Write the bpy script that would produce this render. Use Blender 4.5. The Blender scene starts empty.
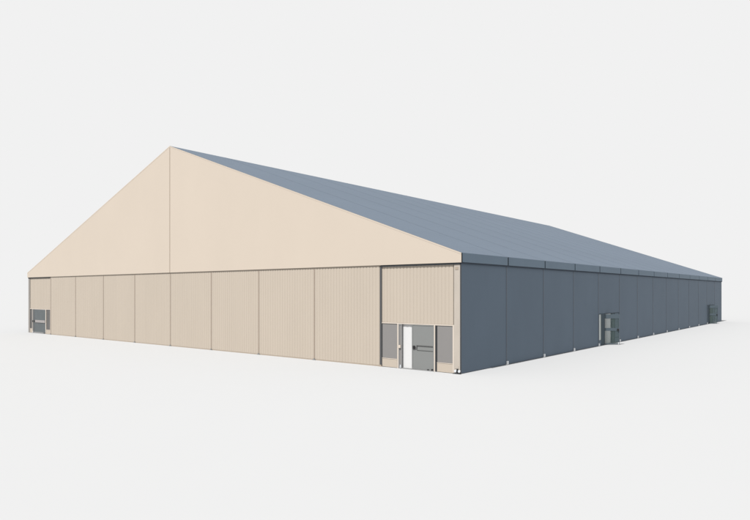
import bpy, bmesh, math, random
from mathutils import Vector, Matrix
random.seed(4)
scn = bpy.context.scene
C = scn.collection

# ------------------------------------------------------------------ camera
YAW = -0.6762
cam_d = bpy.data.cameras.new('camera')
cam = bpy.data.objects.new('camera', cam_d); C.objects.link(cam)
cam.location = (15.5647, -26.10, 4.0407)
cam.rotation_euler = (math.pi / 2, 0, -YAW)
cam_d.sensor_fit = 'HORIZONTAL'; cam_d.sensor_width = 36
cam_d.lens = 611.42 / 750 * 36
cam_d.shift_y = 32.1 / 750
cam_d.clip_start = 0.1; cam_d.clip_end = 20000
scn.camera = cam

# ------------------------------------------------------------------ studio backdrop, sun, exposure
w = bpy.data.worlds.new('World'); scn.world = w; w.use_nodes = True
bgn = w.node_tree.nodes['Background']
bgn.inputs['Color'].default_value = (0.6220, 0.6220, 0.6220, 1)
bgn.inputs['Strength'].default_value = 1.0

SUN = 5.0
sd = bpy.data.lights.new('sun', 'SUN'); sd.energy = SUN; sd.angle = math.radians(0.6)
sd.color = (1.0, 0.985, 0.965)
sun = bpy.data.objects.new('sun', sd); C.objects.link(sun)
EL, AZ = math.radians(60), math.radians(0)      # travels along the side wall
d = Vector((math.sin(AZ) * math.cos(EL), math.cos(AZ) * math.cos(EL), -math.sin(EL)))
sun.rotation_euler = d.to_track_quat('-Z', 'Y').to_euler()
sun.location = (-20, -60, 60)

vs = scn.view_settings
vs.view_transform = 'Standard'; vs.look = 'None'; vs.exposure = 0.5; vs.gamma = 1; vs.use_curve_mapping = False
scn.render.film_transparent = False
scn.cycles.max_bounces = 8

# ------------------------------------------------------------------ materials
def mat(name, col, rough=0.6, spec=0.3, metal=0.0, var=0.03, scale=0.6, stretch=(1, 1, 1), bump=0.0, bscale=8.0, alpha=1.0):
    m = bpy.data.materials.new(name); m.use_nodes = True
    nt = m.node_tree; N, L = nt.nodes, nt.links
    b = N['Principled BSDF']
    b.inputs['Roughness'].default_value = rough
    b.inputs['Specular IOR Level'].default_value = spec
    b.inputs['Metallic'].default_value = metal
    tc = N.new('ShaderNodeTexCoord'); mp = N.new('ShaderNodeMapping')
    mp.inputs['Scale'].default_value = stretch
    L.new(tc.outputs['Object'], mp.inputs['Vector'])
    no = N.new('ShaderNodeTexNoise'); no.inputs['Scale'].default_value = scale
    no.inputs['Detail'].default_value = 6; no.inputs['Roughness'].default_value = 0.6
    L.new(mp.outputs['Vector'], no.inputs['Vector'])
    mr = N.new('ShaderNodeMapRange')
    mr.inputs['From Min'].default_value = 0.3; mr.inputs['From Max'].default_value = 0.7
    mr.inputs['To Min'].default_value = 1 - var; mr.inputs['To Max'].default_value = 1 + var
    L.new(no.outputs['Fac'], mr.inputs['Value'])
    sc = N.new('ShaderNodeVectorMath'); sc.operation = 'SCALE'
    sc.inputs[0].default_value = col
    L.new(mr.outputs['Result'], sc.inputs['Scale'])
    L.new(sc.outputs['Vector'], b.inputs['Base Color'])
    if bump:
        n2 = N.new('ShaderNodeTexNoise'); n2.inputs['Scale'].default_value = bscale; n2.inputs['Detail'].default_value = 4
        L.new(mp.outputs['Vector'], n2.inputs['Vector'])
        bp = N.new('ShaderNodeBump'); bp.inputs['Strength'].default_value = bump; bp.inputs['Distance'].default_value = 0.05
        L.new(n2.outputs['Fac'], bp.inputs['Height']); L.new(bp.outputs['Normal'], b.inputs['Normal'])
    if alpha < 1:
        b.inputs['Alpha'].default_value = alpha
    return m

M = {}
M['ground'] = mat('pale_ground', (0.3110, 0.3140, 0.3180), 1.0, 0.0, var=0.002, scale=0.3)
M['fabric'] = mat('beige_fabric', (0.392, 0.340, 0.2855), 0.75, 0.25, var=0.015, scale=0.25, stretch=(1, 1, 0.6), bump=0.10, bscale=0.5)
M['beige'] = mat('beige_sheet_steel', (0.338, 0.294, 0.245), 0.6, 0.25, var=0.02, scale=0.7, stretch=(1, 1, 0.25))
M['beige_post'] = mat('beige_post_steel', (0.245, 0.200, 0.162), 0.5, 0.4, var=0.04, scale=2.0)
M['beige_trim'] = mat('beige_trim', (0.27, 0.225, 0.18), 0.5, 0.4, var=0.04, scale=2.0)
M['corner'] = mat('corner_post_alloy', (0.325, 0.290, 0.252), 0.45, 0.4, var=0.06, scale=1.6, stretch=(1, 1, 0.4))
M['frame_light'] = mat('light_door_frame', (0.42, 0.37, 0.32), 0.5, 0.4, var=0.02)
M['side'] = mat('slate_sheet', (0.094, 0.126, 0.164), 0.65, 0.18, var=0.04, scale=0.35, stretch=(1, 1, 0.5))
M['fascia'] = mat('slate_fascia', (0.118, 0.162, 0.208), 0.6, 0.2, var=0.03, scale=0.5)
M['side_post'] = mat('dark_slate_post', (0.066, 0.085, 0.110), 0.5, 0.4, var=0.05, scale=2.0)
M['dark'] = mat('dark_gasket', (0.035, 0.038, 0.042), 0.95, 0.03, var=0.05, scale=3.0)
M['roof'] = mat('slate_roof_membrane', (0.078, 0.099, 0.127), 0.72, 0.14, var=0.03, scale=0.16, stretch=(1, 0.12, 1), bump=0.25, bscale=0.9)
M['glass'] = mat('smoked_glass', (0.162, 0.156, 0.152), 0.35, 0.35, var=0.015, scale=1.0)
M['glass_leaf'] = mat('smoked_glass_of_leaf', (0.150, 0.155, 0.152), 0.35, 0.35, var=0.015, scale=1.0)
M['glass_open'] = mat('clear_smoked_glass', (0.150, 0.150, 0.148), 0.3, 0.35, var=0.01, alpha=0.68)
M['glass_green'] = mat('clear_green_glass', (0.06, 0.085, 0.086), 0.6, 0.12, var=0.03, alpha=0.38)
M['glass_dim'] = mat('dim_grey_glass', (0.062, 0.058, 0.055), 0.3, 0.4, var=0.1)
M['post_dark'] = mat('dark_grey_post', (0.055, 0.056, 0.058), 0.5, 0.3)
M['bar'] = mat('push_bar_metal', (0.06, 0.06, 0.06), 0.5, 0.3)
M['backing_sun'] = mat('pale_added_backing', (0.46, 0.46, 0.46), 0.9, 0.1, var=0.01)  # added backing, toned so the sunlit gable gap reads as bright interior
M['glass_teal'] = mat('teal_grey_glass', (0.050, 0.061, 0.065), 0.3, 0.4, var=0.12, scale=1.3)
M['glass_bright_inside'] = mat('bright_inside_glass', (0.44, 0.47, 0.46), 0.3, 0.4, var=0.03)  # opaque pane colour carries the bright interior seen through it
M['green_leaf'] = mat('grey_green_leaf', (0.06, 0.088, 0.088), 0.6, 0.12, var=0.05, scale=1.0)
M['grey_metal'] = mat('grey_metal', (0.17, 0.17, 0.17), 0.4, 0.5, var=0.05)
M['frame_dark'] = mat('dark_slate_frame', (0.072, 0.092, 0.108), 0.9, 0.05, var=0.04)
M['rail_pale'] = mat('pale_rail', (0.23, 0.215, 0.21), 0.45, 0.4, var=0.04)
M['black'] = mat('black_lock', (0.012, 0.012, 0.013), 0.4, 0.4, var=0.05)
M['white'] = mat('white_added_backing', (0.88, 0.88, 0.88), 0.8, 0.2, var=0.01)  # the added backing again, lighter for the shaded side wall
M['galv'] = mat('galvanised_plate', (0.46, 0.48, 0.50), 0.4, 0.5, var=0.08, scale=9.0)
M['far_post'] = mat('grey_beige_post', (0.20, 0.185, 0.17), 0.5, 0.3, var=0.05)
M['edge'] = mat('corner_edge_grey', (0.095, 0.105, 0.118), 0.6, 0.2)
M['fascia_shade'] = mat('fascia_shade_slate', (0.050, 0.060, 0.075), 0.95, 0.03)  # dark tone for the shadow line below the fascia
M['galv_pale'] = mat('pale_galvanised_foot', (0.72, 0.74, 0.76), 0.5, 0.3, var=0.05, scale=9.0)
M['seam'] = mat('roof_keder_rail', (0.080, 0.101, 0.129), 0.72, 0.14, var=0.03)
M['interior'] = mat('hall_floor_board', (0.30, 0.29, 0.27), 0.8, 0.2, var=0.05)

# ------------------------------------------------------------------ mesh helpers
class Fr:
    """local axes of a wall: u to the right seen from outside, n outward, z up"""
    def __init__(s, o, u, n): s.o, s.u, s.n = Vector(o), Vector(u).normalized(), Vector(n).normalized()
    def p(s, u, n, z): return s.o + s.u * u + s.n * n + Vector((0, 0, z))
    def swing(s, u, n, ang):
        a = math.radians(ang)
        return Fr(s.p(u, n, 0), s.u * math.cos(a) + s.n * math.sin(a), s.n * math.cos(a) - s.u * math.sin(a))

GABLE = Fr((0, 0, 0), (1, 0, 0), (0, -1, 0))
SIDE = Fr((0, 0, 0), (0, 1, 0), (1, 0, 0))
REAR = Fr((-50, 70, 0), (-1, 0, 0), (0, 1, 0))
LEFT = Fr((-50, 70, 0), (0, -1, 0), (-1, 0, 0))

def box(bm, fr, u0, u1, n0, n1, z0, z1, bevel=0.0):
    vv = [bm.verts.new(fr.p(u, n, z)) for z in (z0, z1) for n in (n0, n1) for u in (u0, u1)]
    fs = [(0, 1, 3, 2), (4, 6, 7, 5), (0, 4, 5, 1), (2, 3, 7, 6), (0, 2, 6, 4), (1, 5, 7, 3)]
    faces = [bm.faces.new([vv[i] for i in f]) for f in fs]
    if bevel:
        es = list({e for f in faces for e in f.edges})
        bmesh.ops.bevel(bm, geom=es, offset=bevel, segments=2, affect='EDGES')

def prism(bm, pts, vec):
    a = [bm.verts.new(p) for p in pts]; b = [bm.verts.new(Vector(p) + Vector(vec)) for p in pts]
    bm.faces.new(a); bm.faces.new(list(reversed(b)))
    n = len(pts)
    for i in range(n): bm.faces.new([a[i], b[i], b[(i + 1) % n], a[(i + 1) % n]])

def disc(bm, fr, u, n, z, r, th, seg=20):
    pts = [fr.p(u + r * math.cos(t), n, z + r * math.sin(t)) for t in [2 * math.pi * i / seg for i in range(seg)]]
    prism(bm, pts, fr.n * th)

def obj(name, bm, m, parent=None, label=None):
    bmesh.ops.recalc_face_normals(bm, faces=bm.faces)
    me = bpy.data.meshes.new(name); bm.to_mesh(me); bm.free()
    me.materials.append(m)
    o = bpy.data.objects.new(name, me); C.objects.link(o)
    if parent: o.parent = parent
    if label: o['label'] = label
    return o

def B(): return bmesh.new()

# ------------------------------------------------------------------ ground
bm = B()
vc = bm.verts.new((0, 0, 0))
ring = [bm.verts.new((9000 * math.cos(2 * math.pi * i / 96), 9000 * math.sin(2 * math.pi * i / 96), 0)) for i in range(96)]
for i in range(96): bm.faces.new([vc, ring[i], ring[(i + 1) % 96]])
g = obj('ground', bm, M['ground']); g['kind'] = 'structure'

# ------------------------------------------------------------------ the hall
W, LEN, EAVE, FTOP, RIDGE = 50.0, 70.0, 5.50, 5.94, 14.93
hall = bpy.data.objects.new('event_hall', None); C.objects.link(hall)
hall['label'] = 'large beige gabled hall with slate roof and side wall on pale ground'
hall['category'] = 'hall'

OV = 0.10       # how far the eave fascia stands out from the side wall
# gable triangle of stretched fabric, 80 mm deep, standing 60 mm proud of the wall below
def gable(fr, name, lab=None):
    bm = B()
    prof = [(0 - OV, EAVE), (W / 2, EAVE), (W + OV, EAVE), (W + OV, FTOP), (W / 2, RIDGE), (-OV, FTOP)]
    # gently tensioned cloth: a grid of strips following the slope, bowed in by a few mm
    def top(u): return FTOP + (RIDGE - FTOP) * (1 - abs(u - W / 2) / (W / 2 + OV))
    nU, nV = 100, 10
    front = []
    for i in range(nU + 1):
        u = -OV + (W + 2 * OV) * i / nU
        t = top(u)
        col = []
        for j in range(nV + 1):
            z = EAVE + (t - EAVE) * j / nV
            col.append(bm.verts.new(fr.p(u, 0.056, z)))
        front.append(col)
    for i in range(nU):
        for j in range(nV):
            bm.faces.new([front[i][j], front[i + 1][j], front[i + 1][j + 1], front[i][j + 1]])
    # returns (the thickness of the frame behind the cloth)
    bot = [bm.verts.new(fr.p(-OV, -0.02, EAVE)), bm.verts.new(fr.p(W + OV, -0.02, EAVE))]
    bm.faces.new([front[i][0] for i in range(nU, -1, -1)] + [bot[0], bot[1]])
    return obj(name, bm, M['fabric'], hall, lab)

gfr = Fr((-W, 0, 0), (1, 0, 0), (0, -1, 0))
gc = gable(gfr, 'gable_cladding')
gr = gable(REAR, 'gable_cladding', 'beige fabric gable of the far end')
# centre joint of the gable cloth
bm = B(); box(bm, gfr, W / 2 - 0.045, W / 2 + 0.045, 0.050, 0.066, EAVE, RIDGE - 0.10); obj('cover_strip', bm, M['beige_trim'], gc)
# pale hem along the foot and the rakes of the gable
bm = B()
for s in (-1, 1):
    u0, z0, u1, z1 = W / 2, RIDGE + 0.04, W / 2 + s * (W / 2 + OV), FTOP + 0.04
    dx, dz = u1 - u0, z1 - z0; L_ = math.hypot(dx, dz); nx, nz = dz / L_ * s, -dx / L_ * s
    if nz > 0: nx, nz = -nx, -nz
    t = 0.075
    pts = [gfr.p(u0, 0.055, z0), gfr.p(u1, 0.055, z1), gfr.p(u1, 0.055, z1 - t / abs(nz)), gfr.p(u0, 0.055, z0 - t / abs(nz))]
    prism(bm, pts, gfr.n * 0.007)
obj('rake_hem', bm, M['fabric'], gc)

# roof: one membrane per slope with a thin dark strip at each gable end
def roof_slope(s):
    bm = B()
    xe = OV - 0.002 if s > 0 else -W - OV + 0.002
    xr = -W / 2
    nU, nV = 140, 16
    g_ = []
    for i in range(nU + 1):
        y = -0.05 + (LEN + 0.10) * i / nU
        sag = 0.02 * math.sin(math.pi * ((y / 5.0) % 1.0))      # cloth dips between the rafters
        g_.append([bm.verts.new((xr + (xe - xr) * j / nV, y, RIDGE + 0.04 + (FTOP - RIDGE) * j / nV - sag * math.sin(math.pi * j / nV))) for j in range(nV + 1)])
    for i in range(nU):
        for j in range(nV):
            f = bm.faces.new([g_[i][j], g_[i + 1][j], g_[i + 1][j + 1], g_[i][j + 1]]); f.smooth = True
    return obj('roof_slope', bm, M['roof'], hall)
for s in (1, -1):
    r = roof_slope(s)
    r['label'] = 'slate roof slope above the slate side wall' if s > 0 else 'slate roof slope on the hidden side of the ridge'
    xe = OV - 0.002 if s > 0 else -W - OV + 0.002
    for yy in (-0.045, LEN + 0.02):
        bm = B()
        pts = [(-W / 2, yy, RIDGE + 0.05), (xe, yy, FTOP + 0.05), (xe, yy, FTOP - 0.01), (-W / 2, yy, RIDGE - 0.01)]
        prism(bm, [Vector(p) for p in pts], (0, 0.025, 0))
        obj('roof_edge_strip', bm, M['side_post'], r)

    # keder rails between the roof bays, running up the slope
    xr = -W / 2
    for k in range(1, 14):
        bm = B(); y = 5.0 * k
        pts = [(xr, y - 0.03, RIDGE + 0.043), (xe, y - 0.03, FTOP + 0.043), (xe, y - 0.03, FTOP + 0.0455), (xr, y - 0.03, RIDGE + 0.0455)]
        prism(bm, [Vector(p) for p in pts], (0, 0.06, 0)); obj('keder_rail', bm, M['seam'], r)

# eave fascia, one length per bay with a dark bracket at each joint
def fascia(fr, k, lab=None):
    bm = B(); box(bm, fr, k * 5 + 0.07, k * 5 + 4.93, 0.02, OV, EAVE + 0.02, FTOP + 0.040)
    f = obj('eave_fascia', bm, M['fascia'], hall)
    bm = B(); box(bm, fr, k * 5 + 4.93, k * 5 + 5.07 if k < 13 else k * 5 + 5.0, 0.02, OV - 0.03, EAVE + 0.03, FTOP); obj('joint_bracket', bm, M['dark'], f)
    bm = B(); box(bm, fr, k * 5 + 0.0, k * 5 + 5.0, 0.0, OV - 0.02, EAVE - 0.05, EAVE + 0.02); obj('fascia_shade_strip', bm, M['fascia_shade'], f)  # strip below the fascia, its dark colour draws the shadow line
    return f
for k in range(14): fascia(SIDE, k)
for k in range(14): fascia(LEFT, k)
bm = B(); box(bm, SIDE, 0.0, 0.07, 0.02, OV - 0.03, EAVE + 0.03, FTOP); obj('end_bracket', bm, M['dark'], hall)

# ------------------------------------------------------------------ cladding panels
def corrugated(fr, u0, u1, z0, z1, n=0.0, pitch=0.22, depth=0.014):
    bm = B(); prof = []
    cnt = max(1, round((u1 - u0) / pitch)); p = (u1 - u0) / cnt
    for i in range(cnt):
        a = u0 + i * p
        prof += [(a, n), (a + p * 0.68, n), (a + p * 0.76, n - depth), (a + p * 0.92, n - depth)]
    prof.append((u1, n))
    cols = [(bm.verts.new(fr.p(u, m, z0)), bm.verts.new(fr.p(u, m, z1))) for u, m in prof]
    for a, b in zip(cols, cols[1:]): bm.faces.new([a[0], b[0], b[1], a[1]])
    r = [c[0] for c in cols]; back = n - depth - 0.04
    q = [bm.verts.new(fr.p(u, back, z)) for u in (u0, u1) for z in (z0, z1)]
    bm.faces.new(r + [q[2], q[0]])
    bm.faces.new([c[1] for c in cols] + [q[3], q[1]])
    bm.faces.new([q[0], q[2], q[3], q[1]])
    return bm

# near gable: ten bays; the end bays carry doors (panel only above 2.42 m)
for k in range(10):
    a = -W + 5 * k
    z0 = 2.42 if k in (0, 9) else 0.06
    l = a + (0.40 if k == 0 else 0.05); r_ = a + (4.60 if k == 9 else 4.95)
    n = -0.03 if k in (0, 9) else 0.0
    lab = {0: 'short beige ribbed panel above the far left door', 9: 'short beige ribbed panel above the door by the near corner'}.get(k)
    obj('wall_panel', corrugated(GABLE, l, r_, z0, EAVE - 0.045, n), M['beige'], hall, lab)
bm = B(); box(bm, GABLE, -45 + 0.05, -5.05, -0.06, -0.004, 0.0, 0.055); obj('base_rail', bm, M['beige_trim'], hall)
# rails under the gable hem, coloured darker to draw the shadow gap
bm = B(); box(bm, GABLE, -45.0, -4.95, -0.06, 0.02, EAVE - 0.045, EAVE - 0.003); hr = obj('head_shade_rail', bm, M['beige_trim'], hall)
for a, b in ((-50, -45.0), (-4.95, 0)):
    bm = B(); box(bm, GABLE, a, b, -0.06, 0.03, EAVE - 0.09, EAVE - 0.003); obj('head_shade_rail', bm, M['dark'], hall, 'dark strip coloured as the shadow gap above a door bay')

def post(fr, u, wd, n0, n1, z1, m, plate, name='post', lab=None, pw=0.10, ph=0.16, z0=0.0, out=0.03):
    bm = B(); box(bm, fr, u - wd / 2, u + wd / 2, n0, n1, z0, z1, 0.004)
    p = obj(name, bm, m, hall, lab)
    if plate:
        bm = B(); box(bm, fr, u - pw, u + pw, n1 + 0.002, n1 + 0.03, 0.0, 0.03)
        box(bm, fr, u - pw * 0.45, u + pw * 0.45, n1 + 0.002, n1 + out, 0.03, ph, 0.005)
        obj('base_plate', bm, plate, p)
    return p
for k in range(1, 10):
    dk = (k == 9)
    post(GABLE, -W + 5 * k + (0.0 if not dk else 0.03), 0.085 if not dk else 0.13, -0.07, 0.014, EAVE - 0.048 if not dk else EAVE - 0.095,
         M['post_dark'] if dk else M['beige_post'], M['grey_metal'] if not dk else M['beige_trim'], lab='grey post on the left of the near door' if dk else None, pw=0.13, ph=0.10)
# corner posts
def corner(fr, u0, u1, lab):
    bm = B(); box(bm, fr, u0, u1, -0.05, 0.0, 0.0, EAVE - 0.093, 0.006)
    return obj('corner_post', bm, M['corner'], hall, lab)
cp = corner(GABLE, -0.36, -0.012, 'pale metal corner post where beige and slate walls meet')
bm = B(); box(bm, GABLE, -0.010, 0.014, -0.08, -0.005, 0.0, EAVE - 0.093); obj('edge_strip', bm, M['post_dark'], cp)
for zz in (0.25, EAVE - 0.35):
    bm = B(); box(bm, GABLE, -0.29, -0.10, 0.0, 0.012, zz, zz + 0.14, 0.004); obj('fixing_plate', bm, M['beige_trim'] if zz > 1 else M['corner'], cp)
bm = B(); box(bm, GABLE, -0.38, 0.06, 0.002, 0.10, 0.0, 0.035); obj('base_plate', bm, M['dark'], cp)
bm = B(); disc(bm, GABLE, -0.25, 0.03, 0.14, 0.066, 0.04); obj('bolt_cap', bm, M['galv'], cp)
bm = B(); disc(bm, GABLE, -0.03, 0.03, 0.14, 0.066, 0.04); obj('bolt_cap', bm, M['galv'], cp)
bm = B(); box(bm, GABLE, -0.15, -0.10, 0.02, 0.10, 0.04, 0.26); obj('lug', bm, M['dark'], cp)
corner(GABLE, -50 + 0.0, -49.64, 'grey corner post at the far left end').data.materials[0] = M['far_post']

# slate side wall: fourteen bays; bays 4 and 12 carry doors
DOORS = {4: 'near', 12: 'far'}
for k in range(14):
    z0 = 2.418 if k in DOORS else 0.03
    bm = B(); box(bm, SIDE, 5 * k + 0.055, 5 * k + 4.945, -0.08, -0.012, z0, EAVE - 0.01)
    lab = {4: 'short slate panel above the nearer side door', 12: 'short slate panel above the farther side door'}.get(k)
    wp = obj('wall_panel', bm, M['side'], hall, lab)
for k in range(1, 14):
    post(SIDE, 5 * k, 0.10, -0.09, 0.0, EAVE - 0.052, M['side_post'], M['galv_pale'], pw=0.12, ph=0.21, out=0.09)
bm = B(); box(bm, SIDE, 0.0, 0.054, -0.009, -0.001, 0.0, EAVE - 0.095); obj('edge_strip', bm, M['side_post'], hall)
bm = B(); box(bm, SIDE, LEN - 0.06, LEN, -0.09, 0.0, 0.0, EAVE - 0.052); obj('corner_post', bm, M['side_post'], hall, 'dark corner post at the far right end')
bm = B(); box(bm, SIDE, 0.06, 20.0, -0.07, -0.016, 0.0, 0.028); box(bm, SIDE, 25, 60.0, -0.07, -0.016, 0.0, 0.028); box(bm, SIDE, 65, 69.9, -0.07, -0.016, 0.0, 0.028)
obj('base_rail', bm, M['side_post'], hall)

# walls of the two hidden sides and the inner floor
obj('rear_wall', corrugated(REAR, 0.1, W - 0.1, 0.0, EAVE - 0.05, 0.0), M['beige'], hall)
bm = B(); box(bm, LEFT, 0.1, LEN - 0.1, -0.08, -0.012, 0.0, EAVE - 0.05); obj('left_wall', bm, M['side'], hall)
bm = B(); box(bm, GABLE, -49.6, -0.4, -69.6, -0.6, 0.004, 0.02); obj('floor_board', bm, M['interior'], hall)

# ------------------------------------------------------------------ doors
def entrance(fr, u0, lab, cfg):
    """one door bay: sidelight | leaf swung out | gap | closed leaf | sidelight"""
    c = cfg
    T = 2.40
    fm = c['frame']
    F = Fr(fr.p(u0, 0, 0), fr.u, fr.n)
    bm = B()
    for a, b in c['posts']: box(bm, F, a, b, -0.10, 0.0, 0.0, T - 0.045)
    box(bm, F, c['posts'][0][0] if c['head'] is None else c['head'][0], c['posts'][-1][1] if c['head'] is None else c['head'][1], -0.10, -0.004, T - 0.045, T + 0.012)
    door = obj('double_door', bm, fm, hall, lab)
    # sidelights with a panel below
    for (a, b), gm in zip(c['lights'], c['light_mats']):
        zs = c['sill']
        bm = B(); box(bm, F, a, b, -0.06, -0.03, zs + 0.02, T - 0.05); obj('sidelight', bm, gm, door)
        bm = B(); box(bm, F, a, b, -0.08, -0.012, 0.02, zs - 0.012); obj('kick_panel', bm, c['kick'], door)
        bm = B(); box(bm, F, a, b, -0.08, 0.0, zs - 0.01, zs + 0.015); obj('sill', bm, fm, door)
    for a, b in c.get('gaskets', ()):
        bm = B(); box(bm, F, a, b, -0.09, -0.006, 0.02, T - 0.05); obj('gasket', bm, M['dark'], door)
    # threshold
    a, b = c['opening']
    bm = B(); box(bm, F, a, b, -0.10, 0.03, 0.0, 0.045); obj('threshold', bm, M['grey_metal'], door)
    # added pale sheet behind the gap, standing in for a bright interior
    bm = B()
    ca, cb = c['curtain']
    n = 40; y0 = c['backing_n']
    cv = [(bm.verts.new(F.p(ca + (cb - ca) * i / n, y0 + 0.006 * math.sin(i * 1.3), 0.03)), bm.verts.new(F.p(ca + (cb - ca) * i / n, y0 + 0.006 * math.sin(i * 1.3), 2.6))) for i in range(n + 1)]
    for p, q in zip(cv, cv[1:]):
        f = bm.faces.new([p[0], q[0], q[1], p[1]]); f.smooth = True
    obj('bright_backing', bm, c['backing_mat'], door)
    # closed leaf
    a, b = c['closed']
    bm = B(); e = 0.05
    box(bm, F, a, a + e, -0.07, -0.014, 0.05, T - 0.05); box(bm, F, b - e, b, -0.07, -0.014, 0.05, T - 0.05)
    box(bm, F, a + e, b - e, -0.07, -0.014, T - 0.10, T - 0.05); box(bm, F, a + e, b - e, -0.07, -0.014, 0.05, 0.13)
    lf = obj('door_leaf', bm, c['leaf_frame'], door)
    bm = B(); box(bm, F, a + e, b - e, -0.055, -0.025, 0.13, T - 0.10); obj('pane', bm, c['closed_glass'], door)
    z0, z1 = c['bar']
    if c['bar_solid']:
        bm = B(); box(bm, F, a + 0.36, b - 0.03, -0.02, 0.03, z0, z1, 0.006)
    else:
        bm = B(); box(bm, F, a + 0.32, b - 0.06, -0.01, 0.004, z1 - 0.03, z1, 0.003); box(bm, F, a + 0.32, b - 0.06, -0.02, -0.008, z0, z0 + 0.014)
        box(bm, F, a + 0.30, a + 0.335, -0.01, 0.008, z0 + 0.04, z1 + 0.005, 0.003)
    obj('push_bar', bm, c['bar_mat'], door)
    bm = B(); box(bm, F, a + 0.06, a + 0.22, -0.01, 0.02, 1.08, 1.25, 0.008); box(bm, F, a + 0.12, a + 0.28, 0.02, 0.04, 1.15, 1.18, 0.004); obj('lock', bm, M['black'], door)
    bm = B(); box(bm, F, b - 0.38, b - 0.30, -0.01, 0.04, 0.05, 0.09); box(bm, F, b - 0.13, b - 0.05, -0.01, 0.04, 0.045, 0.12); obj('floor_bolt', bm, M['black'], door)
    # open leaf
    hu, wl, ang = c['open']
    G = F.swing(hu, 0.005, ang)
    bm = B(); e = 0.045
    box(bm, G, 0, e, -0.045, 0, 0.05, T - 0.05); box(bm, G, wl - e, wl, -0.045, 0, 0.03, T - 0.05)
    box(bm, G, e, wl - e, -0.045, 0, T - c['top_rail'], T - 0.05); box(bm, G, e, wl - e, -0.045, 0, 0.04, 0.11)
    box(bm, G, e, wl - e, -0.045, 0, 1.08, c['mid_top'])
    obj('open_leaf', bm, c['open_frame'], door)
    bm = B()
    box(bm, G, e, wl - e, -0.030, -0.018, 0.11, 1.08); box(bm, G, e, wl - e, -0.030, -0.018, c['mid_top'], T - c['top_rail'])
    obj('pane', bm, c['open_glass'], door)
    bm = B(); h0 = max(0.0, wl - 0.20); box(bm, G, h0, h0 + 0.14, 0.002, 0.05, 1.08, 1.24, 0.01); box(bm, G, h0 + 0.03, h0 + 0.11, -0.085, -0.047, 1.02, 1.30, 0.01)
    obj('handle', bm, c['handle'], door)
    bm = B(); box(bm, G, wl - 0.12, wl - 0.05, 0.0, 0.03, 0.03, 0.20, 0.004); obj('floor_bolt', bm, M['galv'], door)
    return door

near_cfg = dict(frame=M['frame_light'], posts=[(1.14, 1.22), (3.46, 3.53), (4.565, 4.64)], head=(0.10, 4.64), lights=[(0.115, 1.12), (3.64, 4.56)],
    light_mats=[M['glass']] * 2, kick=M['frame_light'], sill=0.47, gaskets=[(0.098, 0.113), (3.54, 3.62)], opening=(1.23, 3.455),
    curtain=(0.9, 3.4), closed=(2.08, 3.45), leaf_frame=M['glass_leaf'], closed_glass=M['glass_leaf'], bar=(1.02, 1.28), bar_solid=False,
    bar_mat=M['bar'], backing_mat=M['backing_sun'], backing_n=-0.09, open=(1.235, 0.235, 8), top_rail=0.10, mid_top=1.20, open_frame=M['grey_metal'], open_glass=M['glass'], handle=M['frame_light'])
near_cfg['kick'] = M['beige']
entrance(GABLE, -5.0, 'door in the beige gable beside the near corner, standing ajar', near_cfg)

far_cfg = dict(near_cfg); far_cfg.update(posts=[(0.93, 1.0), (3.88, 4.02), (4.88, 4.95)], head=(0.37, 4.95), lights=[(0.38, 0.92), (4.04, 4.86)],
    light_mats=[M['glass_dim'], M['glass_dim']], sill=0.42, gaskets=[], opening=(1.01, 3.87), curtain=(0.9, 1.3), closed=(1.25, 3.86),
    leaf_frame=M['grey_metal'], closed_glass=M['glass_teal'], bar=(1.06, 1.30), bar_solid=True, bar_mat=M['rail_pale'], open=(1.01, 0.235, 4),
    open_frame=M['grey_metal'], open_glass=M['glass_teal'], handle=M['black'])
entrance(GABLE, -50.0, 'teal glazed door at the far left end of the gable', far_cfg)

side_cfg = dict(frame=M['frame_dark'], posts=[(0.055, 0.12), (0.62, 1.25), (3.75, 3.85), (4.88, 4.94)], head=None, lights=[(0.13, 0.61), (3.86, 4.87)],
    light_mats=[M['glass_bright_inside'], M['side']], kick=M['side'], sill=0.40, gaskets=[], opening=(1.26, 3.74), curtain=(1.0, 3.6), closed=(3.2, 3.74), backing_mat=M['white'], backing_n=-0.14,
    leaf_frame=M['frame_dark'], closed_glass=M['green_leaf'], bar=(1.02, 1.2), bar_solid=False, bar_mat=M['dark'], open=(1.27, 1.25, 42),
    top_rail=0.38, mid_top=1.30, open_frame=M['frame_dark'], open_glass=M['glass_green'], handle=M['black'])
entrance(SIDE, 20.0, 'nearer door in the slate side wall, glass leaf standing open', side_cfg)
sf = dict(side_cfg); sf.update(light_mats=[M['side'], M['side']], curtain=(1.0, 1.2), closed=(1.27, 3.74))
entrance(SIDE, 60.0, 'farther door in the slate side wall near its right end', sf)
